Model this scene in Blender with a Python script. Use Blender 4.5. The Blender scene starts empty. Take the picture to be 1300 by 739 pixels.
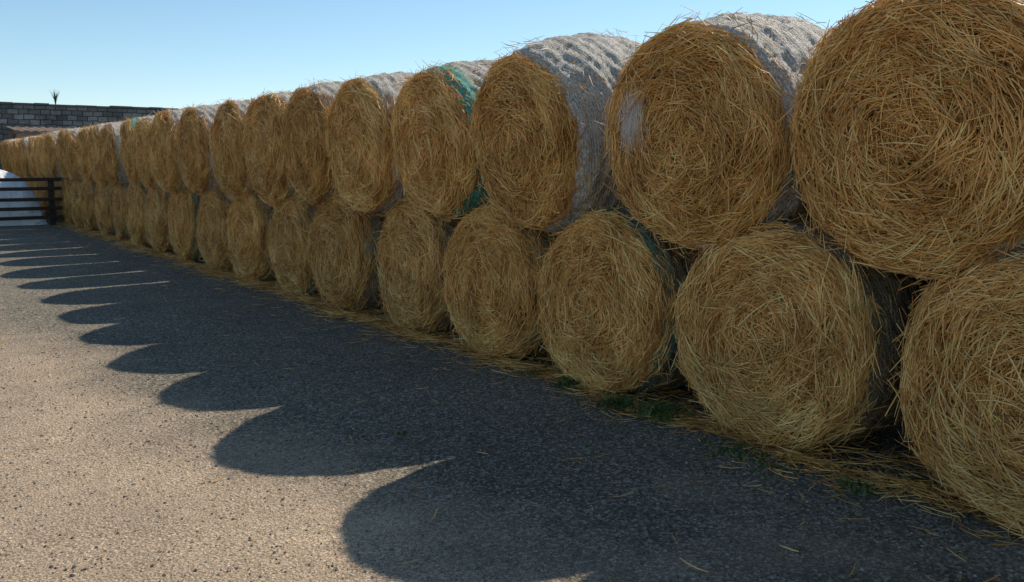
import bpy, bmesh, math, numpy as np
from mathutils import Matrix, Vector, noise as mn
rng = np.random.default_rng(7)
S = bpy.context.scene
COL = S.collection
S.view_settings.view_transform='Standard'; S.view_settings.look='None'; S.view_settings.exposure=0

# ------------------------------------------------------------ camera
YAW=36.6; PITCH=6.2; EYE=1.67
cam=bpy.data.cameras.new('camera'); cam.sensor_width=36; cam.lens=36*1076/1300
cam.shift_y=-44.5/1300; cam.clip_end=3000; cam.clip_start=0.05
co=bpy.data.objects.new('camera',cam); COL.objects.link(co)
co.location=(0,0,EYE); co.rotation_euler=(math.radians(90-PITCH),0,math.radians(-YAW))
S.camera=co

# ------------------------------------------------------------ light
sd=Vector((0.985,0.21,1.0)).normalized()
el=math.asin(sd.z); az=math.atan2(sd.x,sd.y)
w=bpy.data.worlds.new('World'); S.world=w; w.use_nodes=True
nt=w.node_tree; nt.nodes.clear()
sky=nt.nodes.new('ShaderNodeTexSky'); sky.sky_type='NISHITA'; sky.sun_disc=False
sky.sun_elevation=el; sky.sun_rotation=az; sky.air_density=0.9; sky.dust_density=0.15; sky.ozone_density=1.6; sky.altitude=500
hs=nt.nodes.new('ShaderNodeHueSaturation'); hs.inputs['Saturation'].default_value=1.03; hs.inputs['Hue'].default_value=.485
bg=nt.nodes.new('ShaderNodeBackground'); bg.inputs[1].default_value=0.138
wo=nt.nodes.new('ShaderNodeOutputWorld')
nt.links.new(sky.outputs[0],hs.inputs['Color']); nt.links.new(hs.outputs[0],bg.inputs[0]); nt.links.new(bg.outputs[0],wo.inputs[0])
sun=bpy.data.lights.new('sun','SUN'); sun.energy=4.6; sun.angle=math.radians(0.5); sun.color=(1,0.92,0.79)
so=bpy.data.objects.new('sun',sun); COL.objects.link(so)
so.rotation_euler=(-sd).to_track_quat('-Z','Y').to_euler(); so.location=(20,5,20)

# ------------------------------------------------------------ material helpers
def newmat(name):
    m=bpy.data.materials.new(name); m.use_nodes=True
    n=m.node_tree; n.nodes.clear()
    o=n.nodes.new('ShaderNodeOutputMaterial'); b=n.nodes.new('ShaderNodeBsdfPrincipled')
    n.links.new(b.outputs[0],o.inputs[0])
    b.inputs['Roughness'].default_value=.85
    b.inputs['Specular IOR Level'].default_value=.25
    return m,n,b
def N(n,t,**k):
    x=n.nodes.new(t)
    for a,v in k.items(): setattr(x,a,v)
    return x
def noise(n,vec,scale,detail=4,rough=.55,dist=0):
    x=N(n,'ShaderNodeTexNoise'); x.inputs['Scale'].default_value=scale; x.inputs['Detail'].default_value=detail
    x.inputs['Roughness'].default_value=rough; x.inputs['Distortion'].default_value=dist
    n.links.new(vec,x.inputs['Vector']); return x.outputs['Fac']
def ramp(n,fac,stops):
    r=N(n,'ShaderNodeValToRGB'); e=r.color_ramp.elements
    while len(e)<len(stops): e.new(.5)
    for i,(p,c) in enumerate(stops):
        e[i].position=p; e[i].color=(*c,1) if len(c)==3 else c
    n.links.new(fac,r.inputs[0]); return r.outputs[0]
def mix(n,f,a,b,mode='MIX'):
    m=N(n,'ShaderNodeMix',data_type='RGBA',blend_type=mode)
    for sock,v in ((m.inputs[0],f),(m.inputs[6],a),(m.inputs[7],b)):
        if hasattr(v,'links'): n.links.new(v,sock)
        elif isinstance(v,(int,float)): sock.default_value=v
        else: sock.default_value=(*v,1)
    return m.outputs[2]
def bump(n,b,h,strength,dist):
    x=N(n,'ShaderNodeBump'); x.inputs['Strength'].default_value=strength; x.inputs['Distance'].default_value=dist
    n.links.new(h,x.inputs['Height']); n.links.new(x.outputs[0],b.inputs['Normal'])
def mapping(n,vec,scale):
    m=N(n,'ShaderNodeMapping'); m.inputs['Scale'].default_value=scale
    n.links.new(vec,m.inputs['Vector']); return m.outputs[0]

# straw strands: tint attribute per strand
def straw_material(name,dark,mid,light):
    m,n,b=newmat(name)
    a=N(n,'ShaderNodeAttribute',attribute_name='tint')
    tc=N(n,'ShaderNodeTexCoord')
    oi=N(n,'ShaderNodeObjectInfo')
    c=ramp(n,a.outputs['Fac'],[(0,dark),(.4,mid),(.82,light),(1,tuple(min(.93,x*1.15) for x in light))])
    big=noise(n,tc.outputs['Object'],3.0,3)
    tone=ramp(n,big,[(.3,(.76,.68,.58)),(.7,(1.06,1.04,1.01))])  # random patches of straw tone
    c=mix(n,1.0,c,tone,'MULTIPLY')
    rr=ramp(n,oi.outputs['Random'],[(0,(.86,.80,.72)),(.5,(1,1,1)),(1,(1.04,1.0,.92))])
    c=mix(n,1.0,c,rr,'MULTIPLY')
    n.links.new(c,b.inputs['Base Color'])
    b.inputs['Roughness'].default_value=.5
    b.inputs['Specular IOR Level'].default_value=.35
    return m
M_straw=straw_material('straw',(.31,.135,.035),(.80,.43,.13),(.94,.64,.27))
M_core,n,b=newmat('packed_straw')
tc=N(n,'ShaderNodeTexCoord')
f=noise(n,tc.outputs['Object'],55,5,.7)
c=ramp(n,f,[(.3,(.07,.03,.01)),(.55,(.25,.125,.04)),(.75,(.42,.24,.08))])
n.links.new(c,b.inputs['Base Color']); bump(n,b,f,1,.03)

def net_material(name,teal,low=False):
    m,n,b=newmat(name)
    tc=N(n,'ShaderNodeTexCoord'); obj=tc.outputs['Object']
    sep=N(n,'ShaderNodeSeparateXYZ'); n.links.new(obj,sep.inputs[0])
    at=N(n,'ShaderNodeMath',operation='ARCTAN2'); n.links.new(sep.outputs[2],at.inputs[0]); n.links.new(sep.outputs[1],at.inputs[1])
    cmb=N(n,'ShaderNodeCombineXYZ'); n.links.new(sep.outputs[0],cmb.inputs[0]); n.links.new(at.outputs[0],cmb.inputs[1])
    uv=cmb.outputs[0]
    wv=N(n,'ShaderNodeTexWave',wave_type='BANDS',bands_direction='X'); wv.inputs['Scale'].default_value=15; wv.inputs['Distortion'].default_value=6; wv.inputs['Detail'].default_value=4; wv.inputs['Detail Scale'].default_value=6
    n.links.new(uv,wv.inputs['Vector'])
    f1=noise(n,mapping(n,uv,(80,20,1)),1.0,5,.7)
    f2=noise(n,mapping(n,uv,(9,4,1)),1.0,4,.6)
    f3=noise(n,obj,85,3,.75)
    if low: base=ramp(n,f1,[(.36,(.20,.12,.05)),(.5,(.40,.30,.18)),(.66,(.62,.56,.46))])  # lower row: thin net with straw showing, shade added to its colour
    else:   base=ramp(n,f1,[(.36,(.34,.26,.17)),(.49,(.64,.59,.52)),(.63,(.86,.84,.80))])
    wr=ramp(n,wv.outputs['Fac'],[(0,(.60,.55,.48)),(.5,(1,1,1))])
    c=mix(n,.65,base,wr,'MULTIPLY')
    pr=ramp(n,f2,[(.35,(0,0,0)),(.7,(.4,.4,.4))])
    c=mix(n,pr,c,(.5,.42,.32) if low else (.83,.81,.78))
    sp=ramp(n,f3,[(.40,(.38,.29,.18)),(.5,(1,1,1))])
    c=mix(n,.65,c,sp,'MULTIPLY')
    if teal:
        e=noise(n,uv,14,3)
        ad=N(n,'ShaderNodeMath',operation='MULTIPLY_ADD'); n.links.new(e,ad.inputs[0]); ad.inputs[1].default_value=.10; n.links.new(sep.outputs[0],ad.inputs[2])
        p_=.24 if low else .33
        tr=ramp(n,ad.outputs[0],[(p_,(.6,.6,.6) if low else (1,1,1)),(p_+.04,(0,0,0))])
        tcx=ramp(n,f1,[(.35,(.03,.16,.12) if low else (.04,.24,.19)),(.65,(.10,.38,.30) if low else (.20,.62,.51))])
        c=mix(n,tr,c,tcx)
    n.links.new(c,b.inputs['Base Color'])
    hs=N(n,'ShaderNodeMath',operation='ADD'); n.links.new(f1,hs.inputs[0]); n.links.new(wv.outputs['Fac'],hs.inputs[1])
    bump(n,b,hs.outputs[0],.8,.013)
    b.inputs['Roughness'].default_value=.65
    return m
M_net=net_material('net_wrap',False); M_teal=net_material('net_wrap_teal_edge',True)
M_netlow=net_material('net_wrap_thin_shaded',False,True); M_teallow=net_material('net_wrap_thin_shaded_teal_edge',True,True)
M_white,n,b=newmat('white_net_strand'); b.inputs['Base Color'].default_value=(.68,.60,.55,1)

# ------------------------------------------------------------ numpy mesh helper
def make_mesh(name,chunks,mats):
    me=bpy.data.meshes.new(name)
    V=np.concatenate([c[0] for c in chunks]).astype(np.float32)
    vi=[];ls=[];mi=[];sm=[];off=0;lo=0
    for v,f,m,t,s in chunks:
        k=f.shape[1]; vi.append((f+off).ravel()); ls.append(lo+np.arange(len(f))*k); lo+=len(f)*k
        mi.append(np.full(len(f),m)); sm.append(np.full(len(f),s)); off+=len(v)
    vi=np.concatenate(vi).astype(np.int32); ls=np.concatenate(ls).astype(np.int32)
    me.vertices.add(len(V)); me.vertices.foreach_set('co',V.ravel())
    me.loops.add(len(vi)); me.loops.foreach_set('vertex_index',vi)
    me.polygons.add(len(ls)); me.polygons.foreach_set('loop_start',ls)
    for m in mats: me.materials.append(m)
    me.polygons.foreach_set('material_index',np.concatenate(mi).astype(np.int32))
    me.polygons.foreach_set('use_smooth',np.concatenate(sm).astype(bool))
    T=np.concatenate([c[3] if c[3] is not None else np.full(len(c[0]),.5) for c in chunks]).astype(np.float32)
    a=me.attributes.new('tint','FLOAT','POINT'); a.data.foreach_set('value',T)
    me.update(calc_edges=True); me.validate()
    return me
def tubes(P,rad,sides=3,rg=rng):
    Nn,K,_=P.shape
    T=np.gradient(P,axis=1); T/=np.linalg.norm(T,axis=2,keepdims=True)+1e-9
    ref=rg.normal(size=(Nn,1,3)); ref/=np.linalg.norm(ref,axis=2,keepdims=True)
    n1=np.cross(T,np.broadcast_to(ref,T.shape)); n1/=np.linalg.norm(n1,axis=2,keepdims=True)+1e-9
    n2=np.cross(T,n1)
    V=np.empty((Nn,K,sides,3))
    tap=np.ones(K); tap[0]=.75; tap[-1]=.55
    for s in range(sides):
        a=2*math.pi*s/sides
        V[:,:,s]=P+(rad[:,None]*tap[None])[:,:,None]*(math.cos(a)*n1+math.sin(a)*n2)
    F=[]
    base=(np.arange(Nn)*K*sides)
    for k in range(K-1):
        for s in range(sides):
            s2=(s+1)%sides
            F.append(np.stack([base+k*sides+s,base+k*sides+s2,base+(k+1)*sides+s2,base+(k+1)*sides+s],1))
    return V.reshape(-1,3),np.concatenate(F)

# ------------------------------------------------------------ bale
R=.70; RHO=.13; MF=R-RHO; MA=MF+RHO*math.pi/2
def profile(m):
    x=np.zeros_like(m); r=m.copy(); nx=-np.ones_like(m); nr=np.zeros_like(m)
    a=np.clip((m-MF)/RHO,0,math.pi/2)
    rim=m>MF
    x=np.where(rim,RHO-RHO*np.cos(a),-.035*(1-(m/MF)**2))
    r=np.where(rim,MF+RHO*np.sin(a),m)
    nx=np.where(rim,-np.cos(a),-1); nr=np.where(rim,np.sin(a),0)
    side=m>MA
    x=np.where(side,RHO+(m-MA),x)
    return x,r,nx,nr
def lowf(u,v,ph):
    return (np.sin(u*9+ph[0]+1.3*np.sin(v*2+ph[1]))*.4+np.sin(u*23+v*3+ph[2])*.3+np.sin(v*5+u*6+ph[3])*.3+np.sin(v*11-u*14+ph[4])*.25)
def bale_mesh(name,seed,n_face=12000,L=1.38,patch=False,back=900,bulge=.055):
    rg=np.random.default_rng(seed); ph=rg.uniform(0,6.28,8)
    chunks=[]
    NA=96
    ms=np.linspace(.02,MA+.05,26)
    xs,rs,_,_=profile(ms); xs=xs+.07; rs=np.maximum(rs-.02,.01)
    xb=L-xs[::-1]
    X=np.concatenate([xs,xb]); RR=np.concatenate([rs,rs[::-1]])
    th=np.linspace(0,2*math.pi,NA,endpoint=False)
    G=np.zeros((len(X),NA,3))
    for i in range(len(X)):
        rr=RR[i]*(1+.012*np.sin(3*th+ph[0])+.01*np.sin(5*th+ph[1]))
        G[i,:,0]=X[i]; G[i,:,1]=rr*np.cos(th); G[i,:,2]=rr*np.sin(th)
    def grid_faces(a,bn):
        i=np.arange(a-1)[:,None]; j=np.arange(bn)[None]; j2=(j+1)%bn
        return np.stack([(i*bn+j),(i*bn+j2),((i+1)*bn+j2),((i+1)*bn+j)],-1).reshape(-1,4)
    chunks.append((G.reshape(-1,3),grid_faces(len(X),NA)[:,::-1],0,None,True))
    NA2=260; NX=80
    th=np.linspace(0,2*math.pi,NA2,endpoint=False)[None]
    u=np.linspace(0,1,NX)[:,None]
    edge=.085+.012*np.sin(7*th+ph[2])+.012*np.sin(17*th+ph[3])+.008*np.sin(41*th)
    Xn=edge+(L-.17-(edge-.085))*u
    Rn=R+.008-.055*np.exp(-((Xn-.07)/.045))-.055*np.exp(-((L-.07-Xn)/.045))
    Rn=Rn*(1+.012*np.sin(3*th+ph[0])+.01*np.sin(5*th+ph[1]))
    Rn=Rn+.007*np.sin(Xn*22+2.3*np.sin(2*th+ph[4])+ph[5])+.005*np.sin(Xn*61+4*np.sin(3*th+ph[2])+ph[6])+.005*np.sin(Xn*11+th*7+ph[1])+.003*np.sin(Xn*27-th*19+ph[3])+.0025*np.sin(th*37+Xn*33+ph[0])
    Rn=Rn+rg.normal(0,.0020,Rn.shape)+bulge*np.sin(np.pi*np.clip(u,0,1))**.7
    G=np.stack([Xn+0*th,Rn*np.cos(th),Rn*np.sin(th)],-1)
    chunks.append((G.reshape(-1,3),grid_faces(NX,NA2)[:,::-1],1,None,True))
    def strands(nf,flip=False,fly=.0,white=False):
        K=4
        if white:
            m0=.42+rg.normal(0,.045,nf); p0=.30+rg.normal(0,.12,nf)
        else:
            m0=np.sqrt(rg.uniform(0,1,nf))*(MA+.045); p0=rg.uniform(0,2*math.pi,nf)
        ln=np.clip(rg.gamma(4,.047,nf),.05,.42)
        # the strands lie in matted handfuls: neighbours share a direction
        dev=rg.normal(0,.36,nf)+.60*lowf(m0*1.6+2,p0*1.0,ph)
        w=rg.uniform(0,1,nf)<.18; dev=np.where(w,rg.uniform(-1.6,1.6,nf),dev)
        c=m0<.16; dev=np.where(c,rg.uniform(-3.1,3.1,nf),dev)
        near=m0>MF; dev=np.where(near,dev*.7,dev)
        s=np.linspace(-.5,.5,K)[None]*ln[:,None]
        bend=rg.normal(0,1.2,nf)[:,None]
        follow=rg.uniform(0.0,.7,nf)[:,None]/np.maximum(m0,.25)[:,None]
        a=(p0+math.pi/2-dev)[:,None]+(bend+follow)*s*.5
        px=(m0*np.cos(p0))[:,None]+s*np.cos(a); py=(m0*np.sin(p0))[:,None]+s*np.sin(a)
        mm=np.hypot(px,py); pp=np.arctan2(py,px)
        over=np.where(near[:,None],np.minimum(mm,m0[:,None]+.03),mm)
        mm=np.minimum(over,MA+.10)
        turn=np.sin((m0*2*math.pi/.125)+p0+1.8*np.sin(2*p0+ph[1])+1.3*np.sin(5*p0+ph[6]+m0*6))
        lay_r=rg.uniform(-1,1,nf)
        layer=-.022+.034*lay_r+.036*lowf(m0*2.2,p0*1.0,ph[::-1])+.007*turn
        slope=rg.normal(0,.11,nf)
        fl=rg.uniform(0,1,nf)<fly
        slope=np.where(fl,rg.normal(0,.45,nf),slope)
        curl=np.where(fl,rg.uniform(-.5,1.8,nf),rg.normal(0,.3,nf))
        h=layer[:,None]+slope[:,None]*s+curl[:,None]*s*s
        h=np.clip(h,-.095,.12)
        if white: h=h*.3+.035
        x,r,nx,nr=profile(mm)
        x=x+nx*h; r=r+nr*h
        lump=1+.012*np.sin(3*pp+ph[0])+.01*np.sin(5*pp+ph[1])
        r=r*lump
        if flip: x=L-x
        P=np.stack([x,r*np.cos(pp),r*np.sin(pp)],-1)
        rad=rg.uniform(.0016,.0041,nf) if not white else rg.uniform(.001,.0018,nf)
        V,F=tubes(P,rad,3,rg)
        t=np.clip(rg.beta(1.5,1.5,nf)+lay_r*.12+.06*turn+.20*lowf(m0*1.1,p0,ph[2:][::-1]),0,1)  # deeper strands tinted darker, so some recess shade is painted in
        chunks.append((V,F,3 if white else 2,np.repeat(t,K*3),False))
    strands(n_face,fly=.11)
    strands(back,flip=True,fly=.05)
    if patch: strands(300,white=True)
    nf=650;K=3
    x0=rg.uniform(.1,L-.1,nf);p0=rg.uniform(0,6.28,nf);ln=rg.uniform(.04,.16,nf)
    s=np.linspace(0,1,K)[None]*ln[:,None]; d=rg.uniform(0,6.28,nf)[:,None]
    xx=x0[:,None]+s*np.sin(d);pp=p0[:,None]+s*np.cos(d)/R
    rr=R+bulge*.8+rg.uniform(.05,.5,nf)[:,None]*s+.005
    P=np.stack([xx,rr*np.cos(pp),rr*np.sin(pp)],-1)
    V,F=tubes(P,rg.uniform(.0015,.0028,nf),3,rg)
    chunks.append((V,F,2,np.repeat(rg.uniform(.3,1,nf),K*3),False))
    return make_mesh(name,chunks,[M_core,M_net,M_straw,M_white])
meshes=[bale_mesh('straw_bale_%d'%i,100+i) for i in range(5)]
m_patch=bale_mesh('straw_bale_patch',140,patch=True,bulge=.085)
m_fat=bale_mesh('straw_bale_wide',141,bulge=.12)
m_far=[bale_mesh('straw_bale_far_%d'%i,160+i,n_face=4500) for i in range(2)]
m_back=[bale_mesh('straw_bale_back_%d'%i,180+i,n_face=1500,back=3500,bulge=.03) for i in range(2)]

rb=np.random.default_rng(3)
def bale(x,y,z,rot,me,sc=1.0,tilt=0,yaw=0,net=None):
    o=bpy.data.objects.new('straw_bale',me); COL.objects.link(o)
    o.matrix_world=Matrix.Translation((x,y,z))@Matrix.Rotation(math.radians(yaw),4,'Z')@Matrix.Rotation(math.radians(-tilt),4,'Y')@Matrix.Rotation(rot,4,'X')@Matrix.Scale(sc,4)
    if net:
        o.material_slots[1].link='OBJECT'; o.material_slots[1].material=net
    return o
XT=3.95; XB=4.03
top=[-.8,.70,2.17,3.62,5.26,6.66,7.98,9.36,10.65,12.15,13.75,15.3,16.9,18.5,20.1]
bot=[-1.5,0.0,1.53,3.05,4.54,5.94,7.36,8.88,10.35,11.9,13.5,15.15,16.9,18.5,20.1]
while top[-1]<39: top.append(top[-1]+1.50)
while bot[-1]<39: bot.append(bot[-1]+1.50)
for i,y in enumerate(top):
    tl={3:4,4:9,5:7,6:5}.get(i,rb.uniform(2,6)); s={2:.985,3:.965,4:.945,5:.94}.get(i,rb.uniform(.94,.985))
    me=m_patch if i==3 else m_fat if i==4 else (meshes[(i*3+1)%5] if y<17 else m_far[i%2])
    rot=0.0 if i==3 else rb.uniform(0,6.28)
    yw={3:3,4:-2.5}.get(i,rb.normal(0,1.5))
    bale(XT+rb.normal(0,.03)+(.05 if y>17 else 0),y,1.815+rb.normal(0,.015)+(.04 if i>5 else 0),rot,me,s,tl,yw,net=M_teal if i in(5,13) else None)
for i,y in enumerate(bot):
    s=rb.uniform(.925,.95)-(.01 if i<4 else 0)
    me=meshes[(i*3+2)%5] if y<17 else m_far[(i+1)%2]
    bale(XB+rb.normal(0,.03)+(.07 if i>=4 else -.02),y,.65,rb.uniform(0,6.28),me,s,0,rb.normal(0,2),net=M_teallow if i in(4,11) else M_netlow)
for i,y in enumerate(top):  # rear row added to block light coming through the front gaps
    bale(XT+1.58+rb.uniform(0,.1),y+.7+rb.normal(0,.05),1.80,rb.uniform(0,6.28),m_back[i%2],.97,1)
for i,y in enumerate(bot):  # lower rear bales, added likewise to keep light out
    bale(XB+1.58+rb.uniform(0,.1),y+.7+rb.normal(0,.05),.65,rb.uniform(0,6.28),m_back[i%2],.94,0,net=M_netlow)

# ------------------------------------------------------------ ground
M_g,n,b=newmat('gravel_asphalt')
tc=N(n,'ShaderNodeTexCoord'); P=tc.outputs['Object']
big=noise(n,P,.35,4); mid=noise(n,P,2.2,5,.6); fine=noise(n,P,55,5,.85); vf=noise(n,P,110,3,.85); patch_=noise(n,P,.9,6,.65)
vo=N(n,'ShaderNodeTexVoronoi'); vo.inputs['Scale'].default_value=70; n.links.new(P,vo.inputs['Vector'])
sepn=N(n,'ShaderNodeSeparateColor'); n.links.new(vo.outputs['Color'],sepn.inputs[0])
stone=ramp(n,sepn.outputs[0],[(0,(.05,.045,.036)),(.4,(.12,.106,.086)),(.75,(.22,.195,.155)),(1,(.44,.385,.30))])
dust=ramp(n,fine,[(.34,(.21,.15,.10)),(.5,(.46,.34,.235)),(.66,(.70,.55,.40))])
sx=N(n,'ShaderNodeSeparateXYZ'); n.links.new(P,sx.inputs[0])
yr=N(n,'ShaderNodeMapRange'); n.links.new(sx.outputs[1],yr.inputs[0]); yr.inputs[1].default_value=10; yr.inputs[2].default_value=4; yr.inputs[3].default_value=-.10; yr.inputs[4].default_value=.36
ad=N(n,'ShaderNodeMath',operation='ADD'); n.links.new(yr.outputs[0],ad.inputs[0]); n.links.new(big,ad.inputs[1])
ad2=N(n,'ShaderNodeMath',operation='MULTIPLY_ADD'); n.links.new(mid,ad2.inputs[0]); ad2.inputs[1].default_value=.5; n.links.new(ad.outputs[0],ad2.inputs[2])
xr=N(n,'ShaderNodeMapRange'); n.links.new(sx.outputs[0],xr.inputs[0]); xr.inputs[1].default_value=.9; xr.inputs[2].default_value=2.6; xr.inputs[3].default_value=0; xr.inputs[4].default_value=-.60  # dust cut back along the bales, deepening their shadow strip in the colour
ad3=N(n,'ShaderNodeMath',operation='ADD'); n.links.new(ad2.outputs[0],ad3.inputs[0]); n.links.new(xr.outputs[0],ad3.inputs[1])
df=ramp(n,ad3.outputs[0],[(.5,(.08,.08,.08)),(.95,(.9,.9,.9))])
c=mix(n,df,stone,dust)
c=mix(n,.75,c,ramp(n,vf,[(.34,(.42,.42,.42)),(.66,(1.55,1.55,1.55))]),'MULTIPLY')
c=mix(n,.8,c,ramp(n,patch_,[(.32,(.78,.78,.78)),(.68,(1.18,1.17,1.15))]),'MULTIPLY')
n.links.new(c,b.inputs['Base Color'])
hh=N(n,'ShaderNodeMath',operation='ADD'); n.links.new(fine,hh.inputs[0]); n.links.new(vo.outputs['Distance'],hh.inputs[1])
bump(n,b,hh.outputs[0],.8,.011); b.inputs['Roughness'].default_value=.95
bm=bmesh.new()
xs=[-1500,-300,-60]+[-20+i*.5 for i in range(61)]+[30,80,300,1500]
ys=[-1500,-300,-40]+[-6+i*.5 for i in range(113)]+[80,300,1500]
vv=[[bm.verts.new((x,y,(.022*(mn.noise(Vector((x*.45,y*.45,0))))-.008) if (-20<x<10 and -6<y<50) else 0)) for y in ys] for x in xs]
for i in range(len(xs)-1):
    for j in range(len(ys)-1): bm.faces.new((vv[i][j],vv[i+1][j],vv[i+1][j+1],vv[i][j+1]))
me=bpy.data.meshes.new('ground'); bm.to_mesh(me); bm.free(); me.materials.append(M_g)
for p in me.polygons: p.use_smooth=True
o=bpy.data.objects.new('ground',me); COL.objects.link(o)

# gravel stones
M_p,n,b=newmat('gravel_stone')
a=N(n,'ShaderNodeAttribute',attribute_name='tint')
n.links.new(ramp(n,a.outputs['Fac'],[(0,(.08,.07,.06)),(.6,(.25,.205,.16)),(1,(.50,.43,.34))]),b.inputs['Base Color'])
npb=32000; rg=np.random.default_rng(5)
yy=1.2+rg.gamma(1.6,3.2,npb); xx=rg.uniform(-3.5,3.9,npb)
sz=np.clip(rg.gamma(2.2,.0019,npb),.0018,.010)
base=np.array([[1,0,0],[-1,0,0],[0,1,0],[0,-1,0],[0,0,.7],[0,0,-.7]],float)
V=base[None]*sz[:,None,None]*rg.uniform(.6,1.3,(npb,6,1)); th=rg.uniform(0,6.28,npb)
cx=V[:,:,0]*np.cos(th)[:,None]-V[:,:,1]*np.sin(th)[:,None]; cy=V[:,:,0]*np.sin(th)[:,None]+V[:,:,1]*np.cos(th)[:,None]
zg=np.array([.022*mn.noise(Vector((float(a_)*.45,float(b_)*.45,0)))-.008 for a_,b_ in zip(xx,yy)])
V=np.stack([cx+xx[:,None],cy+yy[:,None],V[:,:,2]+zg[:,None]+sz[:,None]*.3],-1)
f0=np.array([[0,2,4],[2,1,4],[1,3,4],[3,0,4],[2,0,5],[1,2,5],[3,1,5],[0,3,5]])
F=(f0[None]+(np.arange(npb)*6)[:,None,None]).reshape(-1,3)
me=make_mesh('gravel',[(V.reshape(-1,3),F,0,np.repeat(rg.uniform(0,1,npb),6),False)],[M_p])
o=bpy.data.objects.new('gravel',me); COL.objects.link(o)

# fallen straw
rg=np.random.default_rng(9)
def litter(xx,yy,lift,lmin,lmax,K=4):
    nf=len(xx); ln=rg.uniform(lmin,lmax,nf); a=rg.uniform(0,6.28,nf)
    s=np.linspace(-.5,.5,K)[None]*ln[:,None]; bend=rg.normal(0,1.5,nf)[:,None]
    X=xx[:,None]+s*np.cos(a[:,None]+bend*s); Y=yy[:,None]+s*np.sin(a[:,None]+bend*s)
    Z=lift[:,None]+rg.normal(0,.05,nf)[:,None]*s+np.abs(s)*rg.uniform(0,.15,nf)[:,None]
    zg=np.array([max(-.005,.022*mn.noise(Vector((float(p)*.45,float(q)*.45,0)))-.008) for p,q in zip(xx,yy)])
    Z=np.maximum(Z,0.002)+zg[:,None]
    V,F=tubes(np.stack([X,Y,Z],-1),rg.uniform(.0014,.003,nf),3,rg)
    return (V,F,0,np.repeat(rg.beta(1.8,2.2,nf),K*3),False)
n1=12000; y1=rg.uniform(-2,27,n1); e=rg.exponential(.09,n1)
x1=4.20-e+.06*np.sin(y1*4.2)+.04*np.sin(y1*1.3)
n2=420; y2=rg.uniform(.5,24,n2); x2=4.0-rg.exponential(.6,n2)
n3=260; y3=rg.uniform(1,22,n3); x3=rg.uniform(-5,3.8,n3)
n4=4000; y4=rg.uniform(-2,14,n4); x4=rg.uniform(4.05,4.6,n4)
ch=[litter(x1,y1,rg.uniform(.002,.035,n1)*np.exp(-e/.3),.04,.22),litter(x2,y2,np.full(n2,.004),.03,.15),litter(x3,y3,np.full(n3,.004),.02,.10),litter(x4,y4,rg.uniform(.0,.05,n4),.05,.3)]
me=make_mesh('fallen_straw',ch,[M_straw]); o=bpy.data.objects.new('fallen_straw',me); COL.objects.link(o)

# weeds
M_w,n,b=newmat('weed_leaf'); a=N(n,'ShaderNodeAttribute',attribute_name='tint')
n.links.new(ramp(n,a.outputs['Fac'],[(0,(.035,.06,.015)),(1,(.13,.18,.05))]),b.inputs['Base Color'])
def weed(x,y,nb,spread,h):
    V=[];F=[];T=[]
    for i in range(nb):
        a=rg.uniform(0,6.28); l=rg.uniform(.5,1)*h; bx=x+rg.normal(0,spread); by=y+rg.normal(0,spread)
        wd=rg.uniform(.004,.010); out=rg.uniform(.3,1.3)
        d=np.array([math.cos(a),math.sin(a)]); p=np.array([-d[1],d[0]])
        k0=len(V)
        for q,ww in ((0,.5),(.35,1),(.7,.9),(1,.05)):
            c=np.array([bx,by])+d*l*out*q*q*.8; z=l*q*(1-.25*out*q)
            V.append([*(c-p*wd*ww),z]);V.append([*(c+p*wd*ww),z+.003])
        for k in range(3): F.append([k0+2*k,k0+2*k+1,k0+2*k+3,k0+2*k+2])
        T+= [rg.uniform(0,1)]*8
    me=make_mesh('weed',[(np.array(V),np.array(F),0,np.array(T),False)],[M_w])
    o=bpy.data.objects.new('weed',me); COL.objects.link(o)
for x,y,nb,sp,h in ((4.05,3.80,110,.07,.13),(3.98,4.12,90,.07,.11),(4.05,4.75,60,.06,.10),(3.9,3.1,60,.10,.05),(3.85,2.85,40,.09,.04),(3.95,2.3,40,.07,.05),(2.5,4.5,14,.03,.03),(4.05,5.2,25,.05,.05)):
    weed(x,y,nb,sp,h)

# ------------------------------------------------------------ boxes helper
def add_box(bm,c,s,rot=0,ax='Z'):
    r=bmesh.ops.create_cube(bm,size=1)
    M=Matrix.Translation(c)@Matrix.Rotation(rot,4,ax)@Matrix.Diagonal((*s,1))
    bmesh.ops.transform(bm,matrix=M,verts=r['verts']); return r['verts']
def finish(bm,name,mats,bev=.006,parent=None):
    if bev: bmesh.ops.bevel(bm,geom=bm.edges[:],offset=bev,segments=1,affect='EDGES')
    me=bpy.data.meshes.new(name); bm.to_mesh(me); bm.free()
    for m in mats: me.materials.append(m)
    o=bpy.data.objects.new(name,me); COL.objects.link(o)
    if parent: o.parent=parent
    return o
def wood(name,dk,lt):
    m,n,b=newmat(name); tc=N(n,'ShaderNodeTexCoord')
    f=noise(n,mapping(n,tc.outputs['Object'],(1.5,1.5,25)),2,6,.7)
    n.links.new(ramp(n,f,[(.3,dk),(.7,lt)]),b.inputs['Base Color']); bump(n,b,f,.5,.01); return m
M_wd=wood('dark_timber',(.022,.017,.013),(.07,.052,.04))
M_rust=wood('rusty_sheet',(.16,.10,.07),(.36,.26,.19))
fy=26.3
bm=bmesh.new()
for i in range(7): add_box(bm,(3.75-i*2.4,fy,.62),(.14,.12,1.30))
for k in range(5): add_box(bm,(3.75-7.2,fy-.09,.20+k*.262),(14.9,.045,.095),rot=math.radians(.12*((k%3)-1)),ax='Y')
finish(bm,'timber_fence',[M_wd],.008)

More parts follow.
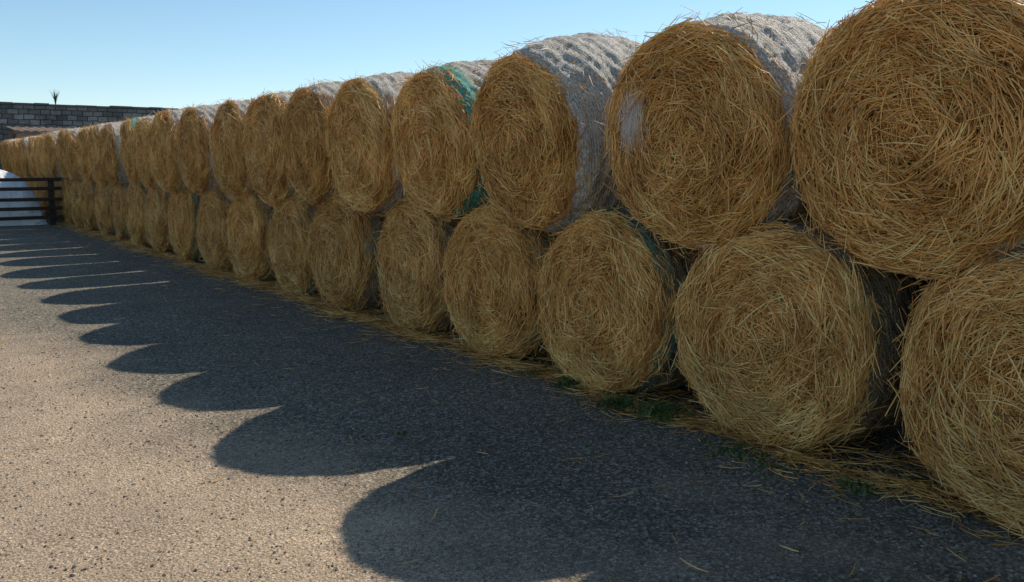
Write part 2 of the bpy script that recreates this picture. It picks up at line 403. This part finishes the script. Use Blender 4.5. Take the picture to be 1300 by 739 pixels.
# long white sheeted heap behind the fence
M_t,n,b=newmat('white_sheet'); tc=N(n,'ShaderNodeTexCoord')
f=noise(n,tc.outputs['Object'],2.5,5); n.links.new(ramp(n,f,[(.3,(.72,.74,.76)),(.7,(.84,.84,.84))]),b.inputs['Base Color']); bump(n,b,f,.8,.2); b.inputs['Roughness'].default_value=.45
bm=bmesh.new(); bmesh.ops.create_grid(bm,x_segments=110,y_segments=60,size=1)
for v in bm.verts:
    u_,v_=v.co.x,v.co.y
    px=-1.6+5.3*u_; py=28.3+1.6*v_
    e=max(0,1-abs(u_)**16)*max(0,1-abs(v_)**6)
    z=1.5*e**.8+.14*mn.noise(Vector((px*.9,py*1.4,0)))*e+.05*mn.noise(Vector((px*5,py*5,3)))*e
    v.co=(px,py+.12*mn.noise(Vector((px,py,5))),z-.01)
o=finish(bm,'sheeted_heap',[M_t],0)
for p in o.data.polygons: p.use_smooth=True

# lean-to shed beyond the end of the row
sh=bpy.data.objects.new('open_shed',None); COL.objects.link(sh)
bm=bmesh.new()
nx_=70
vs=[]
for i in range(nx_+1):
    x=4.6+5.6*i/nx_
    z0=.03*math.sin(i*1.5)
    vs.append((bm.verts.new((x,40.6,3.05+z0)),bm.verts.new((x,43.6,3.3+z0)),bm.verts.new((x,40.6,2.99+z0)),bm.verts.new((x,43.6,3.24+z0))))
for a,c in zip(vs,vs[1:]):
    bm.faces.new((a[0],c[0],c[1],a[1])); bm.faces.new((a[2],a[3],c[3],c[2])); bm.faces.new((a[0],a[2],c[2],c[0])); bm.faces.new((a[1],c[1],c[3],a[3]))
finish(bm,'roof',[M_rust],0,sh)
bm=bmesh.new()
for x in (4.75,6.4,8.1,9.9):
    add_box(bm,(x,40.9,1.47),(.16,.16,2.94)); add_box(bm,(x,43.4,1.57),(.16,.16,3.14))
add_box(bm,(7.35,40.78,2.86),(5.3,.08,.2))
finish(bm,'frame',[M_rust],.008,sh)

# masonry wall
M_s,n,b=newmat('stone_masonry'); tc=N(n,'ShaderNodeTexCoord')
mp=N(n,'ShaderNodeMapping'); mp.inputs['Rotation'].default_value=(math.radians(-90),0,0); n.links.new(tc.outputs['Object'],mp.inputs[0])
br=N(n,'ShaderNodeTexBrick'); br.inputs['Scale'].default_value=1; br.inputs['Brick Width'].default_value=.40; br.inputs['Row Height'].default_value=.21; br.inputs['Mortar Size'].default_value=.02
br.inputs['Color1'].default_value=(.12,.125,.12,1); br.inputs['Color2'].default_value=(.27,.27,.255,1); br.inputs['Mortar'].default_value=(.055,.055,.055,1)
nz=N(n,'ShaderNodeTexNoise'); nz.inputs['Scale'].default_value=2; n.links.new(tc.outputs['Object'],nz.inputs[0])
vm=mix(n,.12,mp.outputs[0],nz.outputs['Color']); n.links.new(vm,br.inputs['Vector'])
f=noise(n,tc.outputs['Object'],1.2,6,.7)
c=mix(n,.9,br.outputs['Color'],ramp(n,f,[(.3,(.45,.45,.45)),(.7,(1.3,1.3,1.3))]),'MULTIPLY'); n.links.new(c,b.inputs['Base Color'])
bump(n,b,br.outputs['Fac'],-.6,.03)
M_cap,n,b=newmat('wall_coping'); b.inputs['Base Color'].default_value=(.10,.10,.10,1)
wl=bpy.data.objects.new('stone_wall',None); COL.objects.link(wl)
bm=bmesh.new(); add_box(bm,(-2,46.3,2.2),(64,.6,4.4)); finish(bm,'wall_body',[M_s],0,wl)
bm=bmesh.new()
x=-34
while x<30:
    l=rg.uniform(.5,1.1); add_box(bm,(x+l/2,46.3,4.46+rg.uniform(-.02,.03)),(l-.02,.66,.12)); x+=l
finish(bm,'coping',[M_cap],.02,wl)
V=[];F=[];T=[]
for i in range(60):
    a=rg.uniform(0,6.28); l=rg.uniform(.3,.8); out=rg.uniform(0,.45); k0=len(V)
    for q in (0,.5,1):
        p=np.array([7.0+math.cos(a)*out*q*q*l,46.2+math.sin(a)*out*q*q*l,4.48+l*q]); wd=.014*(1.05-q)
        V.append(p-[wd,0,0]);V.append(p+[wd,0,0])
    for k in range(2): F.append([k0+2*k,k0+2*k+1,k0+2*k+3,k0+2*k+2])
    T+=[rg.uniform(0,1)]*6
me=make_mesh('wall_plant',[(np.array(V),np.array(F),0,np.array(T),False)],[M_w]); o=bpy.data.objects.new('wall_plant',me); COL.objects.link(o)
print('objects',len(bpy.data.objects))
